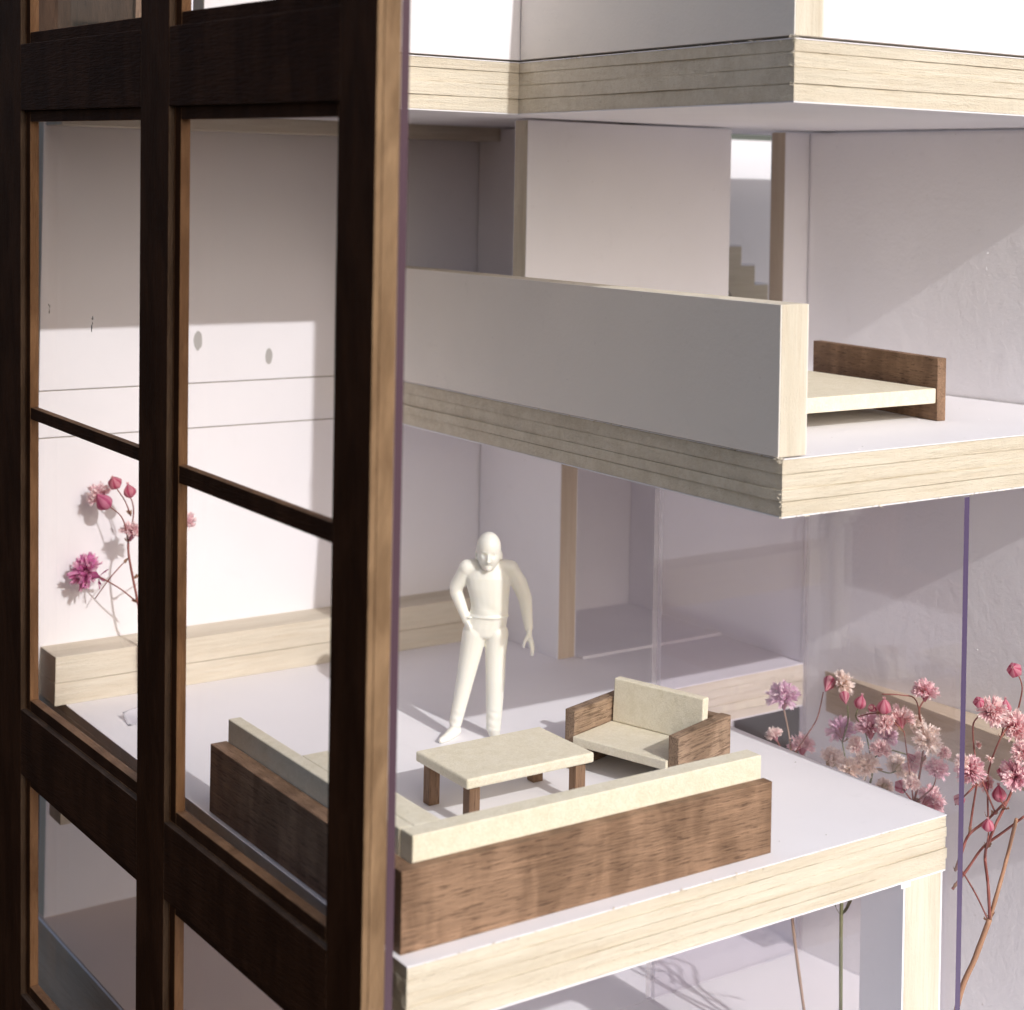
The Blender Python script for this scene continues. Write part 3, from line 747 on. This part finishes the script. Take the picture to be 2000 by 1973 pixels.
tbl = empty("coffee_table", (143.3, 210, 0), "low coffee table with a cream top and four brown walnut legs", "table")
box("tabletop", 132.0, 154.8, 202.8, 217.2, 6.15, 7.7, PAPER, tbl, 0.28)
for (x0, y0) in ((132.9, 203.5), (151.9, 203.5), (132.9, 214.5), (151.9, 214.5)):
    box("leg", x0, x0 + 1.85, y0, y0 + 1.8, 0.03, 6.13, WALNUT['z'], tbl, 0.12)

# armchair in its own axes: +y is the way it faces, x runs along its front
ang = math.atan2(-0.296, -0.955) - math.pi / 2
chc = Vector((163.35, 207.4, 0))
chair = empty("armchair", chc, "small armchair with cream seat and back between brown walnut arms", "armchair", rz=ang)
def cb(name, *a, mat=PAPER, bev=0.15, par=chair):
    return box(name, *a, mat, par, bev, local=True)
hw = 10.8
cb("arm", -hw, -hw + 1.9, -15.2, 0, 0.03, 9.5, mat=OAKY['y'])
cb("arm", hw - 1.9, hw, -15.2, 0, 0.03, 9.5, mat=OAKY['y'])
cb("back_plank", -hw + 1.95, hw - 1.95, -15.2, -13.6, 0.03, 9.3, mat=OAKY['x'])
cb("seat", -hw + 1.95, hw - 1.95, -13.5, 0.5, 4.15, 5.6, mat=PAPER)
bm = bmesh.new()
vs = box_into(bm, -8.6, 8.6, -11.6, -10.0, 5.65, 12.6, 0.2)
for v in bm.verts:
    v.co.y -= (v.co.z - 5.6) * 0.06
emit("backrest", bm, PAPER, chair, True)

bed = empty("bed", (191, 203, 56.2), "bed with a cream board mattress and a brown walnut headboard on the middle floor", "bed")
_c, _s = math.cos(math.radians(6.8)), math.sin(math.radians(6.8))
box("headboard", 210.9, 212.7, 186.8, 219.4, 56.23, 66.4, WALNUT['y'], bed, 0.1, xf=lambda p: Vector((210.9 + (p.x - 210.9) * _c + (p.y - 186.8) * _s, 186.8 - (p.x - 210.9) * _s + (p.y - 186.8) * _c, p.z)))
box("mattress", 171.0, 210.8, 187.0, 219.0, 59.1, 61.5, PAPER, bed, 0.12)
box("footboard", 169.3, 170.9, 187.0, 219.0, 56.23, 63.0, WALNUT['y'], bed, 0.1)

# a curl of card lying by the back of the floor
bm = bmesh.new()
rows = []
for i in range(9):
    t = i / 8
    a = t * 1.5
    row = []
    for j in range(5):
        s = j / 4
        x = 108.6 + s * 3.6 + 0.5 * math.sin(t * 2)
        y = 272.6 + 4.0 * math.sin(a) * (1 - 0.25 * s)
        z = 0.15 + 2.4 * (1 - math.cos(a)) * (0.5 + 0.5 * s)
        row.append(bm.verts.new((x, y, z)))
    rows.append(row)
for i in range(8):
    for j in range(4):
        bm.faces.new((rows[i][j], rows[i][j + 1], rows[i + 1][j + 1], rows[i + 1][j]))
bmesh.ops.solidify(bm, geom=bm.faces[:], thickness=0.25)
chip = emit("paper_curl", bm, WHITE, None, smooth=True)
chip["label"] = "small curled scrap of white card on the floor by the back strip"
chip["category"] = "paper scrap"

# ------------------------------------------------------------------ the resin figure
def make_person():
    X0 = Vector((158.3, 235.7, 0))
    right = Vector((0.827, -0.562, 0)); away = Vector((0.562, 0.827, 0))
    q = lambda x, d, z: X0 + right * x + away * d + Vector((0, 0, z))
    bm = bmesh.new()
    def ell(c, r, rot=None):
        g = bmesh.ops.create_icosphere(bm, subdivisions=3, radius=1.0)
        for v in g["verts"]:
            co = Vector((v.co.x * r[0], v.co.y * r[1], v.co.z * r[2]))
            if rot:
                co = rot @ co
            v.co = Vector(c) + co
    def limb(a, b, ra, rb, flat=0.9, n=14):
        a, b = Vector(a), Vector(b)
        for i in range(n + 1):
            t = i / n
            r = ra + (rb - ra) * t
            ell(a.lerp(b, t), (r, r * flat, r))
    def dense(rows):
        for a, b in zip(rows, rows[1:]):
            for k in range(4):
                yield tuple(p + (w - p) * k / 4 for p, w in zip(a, b))
        yield rows[-1]
    # coordinates: x to the right in the picture, y away from the viewer, z up (mm)
    head_tilt = Euler((0.22, 0.0, 0.10)).to_matrix()
    hx, hy = -1.2, -1.3
    ell((hx, hy + 0.25, 32.25), (2.1, 2.45, 2.75), head_tilt)          # skull
    ell((hx, hy - 0.05, 31.0), (1.92, 2.15, 2.2), head_tilt)
    ell((hx, hy - 0.25, 30.15), (1.5, 1.6, 1.65), head_tilt)           # jaw
    ell((hx, hy - 1.35, 29.1), (0.55, 0.45, 0.45))                     # chin
    ell((hx, hy - 2.25, 30.85), (0.32, 0.42, 0.75))                    # nose
    ell((hx, hy - 2.45, 30.45), (0.42, 0.36, 0.28))
    ell((hx, hy - 1.82, 31.95), (1.15, 0.36, 0.2))                     # brow
    for sx in (-1, 1):
        ell((hx + sx * 2.08, hy + 0.35, 31.0), (0.30, 0.55, 0.8))      # ears
    limb((hx, hy + 0.5, 30.0), (-1.1, 0.3, 28.3), 1.35, 1.7)           # neck
    # trunk: flattened ellipses from hip to shoulder
    for z, x, y, rx, ry in dense(((17.9, -1.6, 0.2, 3.75, 2.3), (19.0, -1.55, 0.15, 3.85, 2.4), (20.5, -1.05, 0.05, 3.55, 2.35), (22.3, -0.85, 0, 3.45, 2.3), (23.8, -0.95, 0, 3.6, 2.4),
                            (25.4, -1.15, 0, 3.95, 2.45), (27.0, -1.2, 0.1, 4.2, 2.4), (28.2, -1.2, 0.2, 4.0, 2.1), (29.0, -1.2, 0.3, 3.0, 1.7))):
        ell((x, y, z), (rx * 0.93, ry * 0.93, 1.3))
    ell((-0.98, -0.1, 20.75), (3.42, 2.36, 0.5))                      # jumper hem
    for ex in (-4.75, 2.45):
        limb((-1.2, 0.3, 29.1), (ex, 0.25, 28.5), 1.35, 1.5, 0.95, 12)
    # arm on the hip (left in the picture)
    limb((-4.8, 0.25, 28.4), (-6.6, 0.9, 25.2), 1.42, 1.18)
    limb((-6.6, 0.9, 25.2), (-6.55, 0.9, 24.2), 1.18, 1.12, 0.9, 5)
    limb((-6.55, 0.9, 24.2), (-4.95, -0.5, 20.6), 1.12, 0.8)
    ell((-4.75, -0.6, 20.1), (0.75, 0.7, 0.85))
    for k in range(4):                                                 # fingers lie in the pocket
        limb((-4.9 + 0.12 * k, -0.8 - 0.1 * k, 20.1 - 0.40 * k), (-4.15 + 0.12 * k, -1.6, 19.2 - 0.42 * k), 0.30, 0.22, 1, 6)
    limb((-4.7, -0.9, 20.4), (-4.1, -1.6, 20.6), 0.3, 0.22, 1, 6)
    # hanging arm (right in the picture)
    limb((2.4, 0.2, 28.4), (4.0, 0.3, 26.2), 1.5, 1.4)
    limb((4.0, 0.3, 26.2), (5.05, 0.35, 23.6), 1.4, 1.2)
    limb((5.05, 0.35, 23.6), (5.75, -0.4, 18.9), 1.2, 0.78)
    ell((5.85, -0.5, 17.9), (0.5, 0.85, 1.0))
    ell((6.0, -0.6, 17.2), (0.42, 0.9, 0.8))
    for k, (dy, ln) in enumerate(((-0.72, 1.9), (-0.24, 2.3), (0.24, 2.2), (0.70, 1.75))):
        limb((6.05, -0.6 + dy, 16.95), (6.4, -0.8 + dy * 1.1, 16.9 - ln * 0.55), 0.45, 0.42, 1, 6)
        limb((6.4, -0.8 + dy * 1.1, 16.9 - ln * 0.55), (6.42, -1.05 + dy * 1.1, 16.85 - ln), 0.42, 0.32, 1, 6)
    limb((5.6, -0.95, 17.7), (5.0, -1.4, 16.6), 0.34, 0.29, 1, 6)
    limb((5.0, -1.4, 16.6), (4.95, -1.6, 15.9), 0.29, 0.24, 1, 5)
    # legs
    limb((-3.35, 0.1, 17.6), (-3.95, 0.15, 14.2), 2.1, 1.87, 1.0, 12)
    limb((-3.95, 0.15, 14.2), (-4.75, 0.2, 9.9), 1.87, 1.52, 1.0, 14)
    limb((-4.75, 0.2, 9.9), (-6.25, 0.6, 2.4), 1.52, 1.1, 1.0, 18)
    limb((0.4, 0.1, 17.6), (0.28, 0.05, 14.2), 2.0, 1.78, 1.0, 12)
    limb((0.28, 0.05, 14.2), (0.3, 0.0, 9.9), 1.78, 1.66, 1.0, 14)
    limb((0.3, 0.0, 9.9), (0.15, 0.4, 1.8), 1.66, 1.28, 1.0, 18)
    # shoes
    limb((-6.3, 0.9, 1.0), (-7.7, -2.0, 0.62), 1.05, 0.75, 1.0, 10)
    limb((-7.7, -2.0, 0.62), (-8.5, -3.1, 0.5), 0.75, 0.5, 1.0, 6)
    limb((0.15, 0.9, 0.98), (0.7, -2.2, 0.66), 1.05, 0.78, 1.0, 10)
    limb((0.7, -2.2, 0.66), (0.85, -3.3, 0.52), 0.78, 0.55, 1.0, 6)
    me = bpy.data.meshes.new("person_raw")
    bm.to_mesh(me)
    bm.free()
    tmp = bpy.data.objects.new("person_raw", me)
    COL.objects.link(tmp)
    rm = tmp.modifiers.new("r", 'REMESH')
    rm.mode = 'VOXEL'
    rm.voxel_size = 0.13
    sm = tmp.modifiers.new("s", 'SMOOTH')
    sm.factor = 0.5
    sm.iterations = 9
    dg = bpy.context.evaluated_depsgraph_get()
    out = bpy.data.meshes.new_from_object(tmp.evaluated_get(dg))
    bpy.data.objects.remove(tmp)
    for v in out.vertices:
        c = v.co
        # soften in eye sockets, mouth, jumper folds
        for ex_ in (-0.72, 0.72):
            d = (c - Vector((-1.2 + ex_ * 1.1, -3.25, 31.4)))
            if d.length < 0.9:
                c = c + Vector((0, 0.26 * math.exp(-(d.length / 0.36) ** 2), 0))
        d = c - Vector((-1.2, -3.3, 29.68))
        if abs(d.z) < 0.3 and abs(d.x) < 0.55 and d.length < 1:
            c = c + Vector((0, 0.14 * math.exp(-(d.z / 0.08) ** 2), 0))
        if 20.3 < c.z < 27.2 and abs(c.x + 0.6) < 3.4:
            c = c + Vector((0, 0.05 * math.sin(c.z * 2.1 + c.x * 1.6) * math.exp(-((c.z - 21.5) / 1.6) ** 2), 0))
        if 2.0 < c.z < 5.0:                                            # trouser folds above the shoe
            c = c + Vector((0.0, 0.05, 0)) * math.sin(c.z * 4.3 + c.x * 1.5)
        if c.z < 0.12:
            c = Vector((c.x, c.y, 0.03))
        w = q(c.x, c.y, c.z) - X0
        v.co = w * MM
    out.materials.clear()
    out.materials.append(RESIN)
    for p in out.polygons:
        p.use_smooth = True
    out.name = "person"
    o = bpy.data.objects.new("person", out)
    COL.objects.link(o)
    o.location = X0 * MM
    o["label"] = "white resin figure of a person standing with one hand on the hip behind the table"
    o["category"] = "figurine"
    return o
make_person()

# ------------------------------------------------------------------ dried flowers
PAL = {  # inner colour, outer colour, calyx colour
    'lilac': ((0.55, 0.17, 0.42), (0.72, 0.42, 0.68), (0.42, 0.14, 0.16)),
    'pinkl': ((0.60, 0.16, 0.30), (0.78, 0.42, 0.56), (0.45, 0.12, 0.15)),
    'pink': ((0.62, 0.13, 0.24), (0.84, 0.46, 0.54), (0.48, 0.08, 0.14)),
    'pinkcream': ((0.64, 0.13, 0.25), (0.88, 0.64, 0.62), (0.46, 0.06, 0.13)),
    'halfcream': ((0.66, 0.3, 0.36), (0.86, 0.74, 0.62), (0.5, 0.15, 0.2)),
    'cream': ((0.74, 0.62, 0.48), (0.93, 0.88, 0.75), (0.45, 0.36, 0.22)),
    'crimson': ((0.50, 0.05, 0.16), (0.80, 0.38, 0.48), (0.38, 0.03, 0.09)),
    'magenta': ((0.50, 0.05, 0.26), (0.78, 0.24, 0.55), (0.40, 0.10, 0.22)),
    'fluff': ((0.70, 0.30, 0.42), (0.85, 0.62, 0.66), (0.50, 0.16, 0.26)),
    'bud': ((0.55, 0.08, 0.17), (0.78, 0.36, 0.44), (0.50, 0.06, 0.10)),
    'bell': ((0.50, 0.07, 0.16), (0.82, 0.46, 0.50), (0.46, 0.05, 0.09)),
    'bigbud': ((0.52, 0.08, 0.22), (0.75, 0.30, 0.44), (0.52, 0.09, 0.22)),
    'star': ((0.70, 0.35, 0.33), (0.84, 0.66, 0.55), (0.5, 0.2, 0.18)),
}
def frame_of(d):
    d = d.normalized()
    a = d.cross(Vector((0.2, 0.3, 0.93))).normalized()
    return d, a, d.cross(a)

def lerp3(a, b, t):
    return tuple(x + (y - x) * t for x, y in zip(a, b))

def paint(bm, lay, f, c):
    for l in f.loops:
        l[lay] = (*c, 1)

def ovoid(bm, lay, c, d, length, rad, c0, c1, rnd, ribs=5, openness=0.0):
    """ribbed bud or calyx: pointed ovoid along d"""
    d, a, b = frame_of(d)
    nr, ns = 8, 15
    rings = []
    for i in range(nr + 1):
        t = i / nr
        prof = math.sin(math.pi * (0.06 + 0.94 * t) ** 0.8) if openness == 0 else math.sin(math.pi * 0.5 * min(1, 0.12 + t * 1.0)) * (0.55 + 0.45 * t)
        ring = []
        for k in range(ns):
            th = 2 * math.pi * k / ns
            r = rad * max(0.05, prof) * (1 + 0.09 * math.cos(ribs * th) + rnd.uniform(-0.03, 0.03))
            ring.append(bm.verts.new(c + d * (t - 0.5) * length + (a * math.cos(th) + b * math.sin(th)) * r))
        rings.append(ring)
    for i in range(nr):
        for k in range(ns):
            f = bm.faces.new((rings[i][k], rings[i][(k + 1) % ns], rings[i + 1][(k + 1) % ns], rings[i + 1][k]))
            f.smooth = True
            th = 2 * math.pi * (k + 0.5) / ns
            paint(bm, lay, f, lerp3(c0, c1, 0.5 + 0.5 * math.cos(ribs * th) * 0.9))
    f = bm.faces.new(rings[0]); paint(bm, lay, f, c0)
    if openness == 0:
        f = bm.faces.new(list(reversed(rings[-1]))); paint(bm, lay, f, c1)

def petal(bm, lay, o, d, side, L, W, c0, c1, rnd, curl):
    """one crinkled petal: a narrow base that widens to a notched tip"""
    nrm = d.cross(side).normalized()
    rows = []
    for i, (t, w) in enumerate(((0, 0.25), (0.45, 0.75), (0.8, 1.0), (1.0, 0.72))):
        row = []
        for j in (-1, 0, 1):
            bend = curl * t * t * L
            notch = -0.14 * L if (i == 3 and j == 0) else 0
            row.append(bm.verts.new(o + d * (L * t + notch) + side * (j * W * w * 0.5) + nrm * (bend + rnd.uniform(-0.07, 0.07) * L * t + (abs(j) * 0.10 * W))))
        rows.append(row)
    for i in range(3):
        for j in range(2):
            f = bm.faces.new((rows[i][j], rows[i][j + 1], rows[i + 1][j + 1], rows[i + 1][j]))
            paint(bm, lay, f, lerp3(c0, c1, min(1, (i + 0.3 + rnd.uniform(-0.25, 0.25)) / 2.4)))

def head(kind, pos, dia, frm, parent, rnd):
    c0, c1, cc = PAL[kind]
    if kind not in ('bud', 'bell', 'bigbud', 'magenta'):
        c1 = lerp3(c1, (1.0, 0.82, 0.86), 0.5)
        c0 = lerp3(c0, c1, 0.42)
    bm = bmesh.new()
    lay = bm.loops.layers.float_color.new("Col")
    p, fr_ = Vector(pos), Vector(frm)
    d = (p - fr_).normalized()
    R_ = dia * (0.5 if kind in ('bud', 'bell', 'bigbud', 'magenta', 'fluff') else 0.45)
    dia = R_ * 2
    if kind in ('bud', 'bigbud'):
        ovoid(bm, lay, p, d, dia * 1.0, R_ * 0.88, c0, c1, rnd)
        if kind == 'bud':
            dd, a, b = frame_of(d)
            for k in range(4):
                th = k * 1.6 + rnd.random()
                petal(bm, lay, p + d * R_ * 0.7, (d + (a * math.cos(th) + b * math.sin(th)) * 0.35).normalized(), (a * -math.sin(th) + b * math.cos(th)), R_ * 0.55, R_ * 0.4, c1, lerp3(c1, (0.9, 0.8, 0.74), 0.5), rnd, 0.1)
        name = "flower_bud"
    elif kind == 'bell':
        ovoid(bm, lay, p - d * R_ * 0.2, d, dia * 0.95, R_ * 0.75, c0, c1, rnd, 5, 1.0)
        dd, a, b = frame_of(d)
        for k in range(9):
            th = k * 0.7 + rnd.random() * 0.4
            petal(bm, lay, p + d * R_ * 0.2, (d + (a * math.cos(th) + b * math.sin(th)) * 0.55).normalized(), (a * -math.sin(th) + b * math.cos(th)), R_ * 0.8, R_ * 0.6, c1, lerp3(c1, (0.9, 0.82, 0.72), 0.6), rnd, 0.2)
        name = "flower_bud"
    else:
        dd, a, b = frame_of(d)
        base = p - d * R_ * 0.55
        ovoid(bm, lay, base + d * R_ * 0.05, d, R_ * 0.95, R_ * 0.52, cc, lerp3(cc, c0, 0.7), rnd, 5, 1.0)
        n = {'star': 16, 'magenta': 150, 'lilac': 170}.get(kind, 150)
        tips = lerp3(c1, (0.95, 0.90, 0.84), 0.62)
        for k in range(n):
            u = rnd.random()
            polar = (0.08 + 1.62 * math.sqrt(u)) if kind != 'magenta' else (0.1 + 1.75 * math.sqrt(u))
            th = rnd.random() * 2 * math.pi
            out = (d * math.cos(polar) + (a * math.cos(th) + b * math.sin(th)) * math.sin(polar)).normalized()
            side = out.cross(Vector((rnd.uniform(-1, 1), rnd.uniform(-1, 1), rnd.uniform(-1, 1)))).normalized()
            L = R_ * rnd.uniform(0.75, 1.22)
            s = rnd.uniform(0, 0.45)
            petal(bm, lay, base + d * R_ * 0.35 + out * L * s * 0.6, out, side, L * (1 - 0.35 * s), R_ * rnd.uniform(0.20, 0.38), lerp3(c0, c1, rnd.random() * 0.5), lerp3(c1, tips, rnd.random()), rnd, rnd.uniform(-0.45, 0.45))
        if kind == 'magenta':
            for k in range(5):
                th = k * 1.257
                out = (-d * 0.15 + (a * math.cos(th) + b * math.sin(th))).normalized()
                petal(bm, lay, p - d * R_ * 0.95, out, (a * -math.sin(th) + b * math.cos(th)), R_ * 0.75, R_ * 0.22, cc, cc, rnd, -0.3)
        name = "flower_head"
    o = emit(name, bm, PETAL, parent)
    return o

def plant(key, name, label, cat, stemmat, foot, group=None):
    stems, heads = PLANTS[key]
    rnd = random.Random(ord(key[0]) * 3 + 1)
    b0 = Vector(stems[0][2][0])
    root = empty(name, (b0.x, b0.y, foot), label, cat, group)
    for i, (r0, r1, pts) in enumerate(stems):
        bm = bmesh.new()
        P = [Vector(p) for p in pts]
        if i == 0:
            P[0].z = foot + 0.02
        tube_into(bm, P, r0, r1, 8, 0, 0.0, rnd)
        if i == 0 and key in 'BCD':
            pass
        emit("stem", bm, stemmat if i < 2 or key in 'BE' else STEM_R, root, smooth=True)
    for kind, pos, dia, frm in heads:
        head(kind, pos, dia, frm, root, rnd)
    # little bracts where the stems fork
    bm = bmesh.new()
    lay = bm.loops.layers.float_color.new("Col")
    cnt = 0
    for (r0, r1, pts) in stems[1:]:
        o = Vector(pts[0])
        d = (Vector(pts[1]) - o).normalized()
        dd, a, b = frame_of(d)
        for s in (-1, 1):
            petal(bm, lay, o, (d * 0.8 + a * s * 0.6).normalized(), b, 1.3 if key != 'B' else 1.8, 0.45, (0.28, 0.16, 0.10), (0.40, 0.24, 0.16), rnd, 0.2 * s)
    emit("bract", bm, PETAL, root)
    return root

pa = plant('A', "dried_flower_sprig", "lilac and cream dried flower sprig on a tan stem, nearest the armchair", "flower", STEM_B, -56.4, "dried flowers in the little garden")
pb = plant('B', "dried_flower_sprig", "dried flower sprig on a green stem with cream and pink heads, seen through the pane", "flower", STEM_G, -56.4, "dried flowers in the little garden")
pc = plant('C', "dried_flower_sprig", "pink dried flower sprig rising behind the floor corner beside the violet edge", "flower", STEM_R, -56.4, "dried flowers in the little garden")
pd = plant('D', "dried_flower_sprig", "crimson and pink dried flower sprig on a thick orange stem right of the violet edge", "flower", STEM_O, -56.4, "dried flowers in the little garden")
pe = plant('E', "dried_flower_sprig", "single magenta dried flower sprig in front of the back wall behind the frame", "flower", STEM_R, 0.0)
# leaves on the green stem's joint
bm = bmesh.new()
lay = bm.loops.layers.float_color.new("Col")
node = Vector(PLANTS['B'][0][0][2][2])
rr = random.Random(3)
for sx, up, L in ((-1, 0.9, 3.2), (1, 0.85, 3.6), (0.75, 0.55, 2.2)):
    dvec = (Vector((0.827, -0.562, 0)) * sx * 0.75 + Vector((0, 0, up))).normalized()
    petal(bm, lay, node + Vector((0, 0, 0.1)), dvec, Vector((0.4, 0.9, 0.1)).normalized(), L, 0.9, (0.13, 0.13, 0.06), (0.17, 0.15, 0.09), rr, 0.25 * sx)
emit("leaf", bm, PETAL, pb)
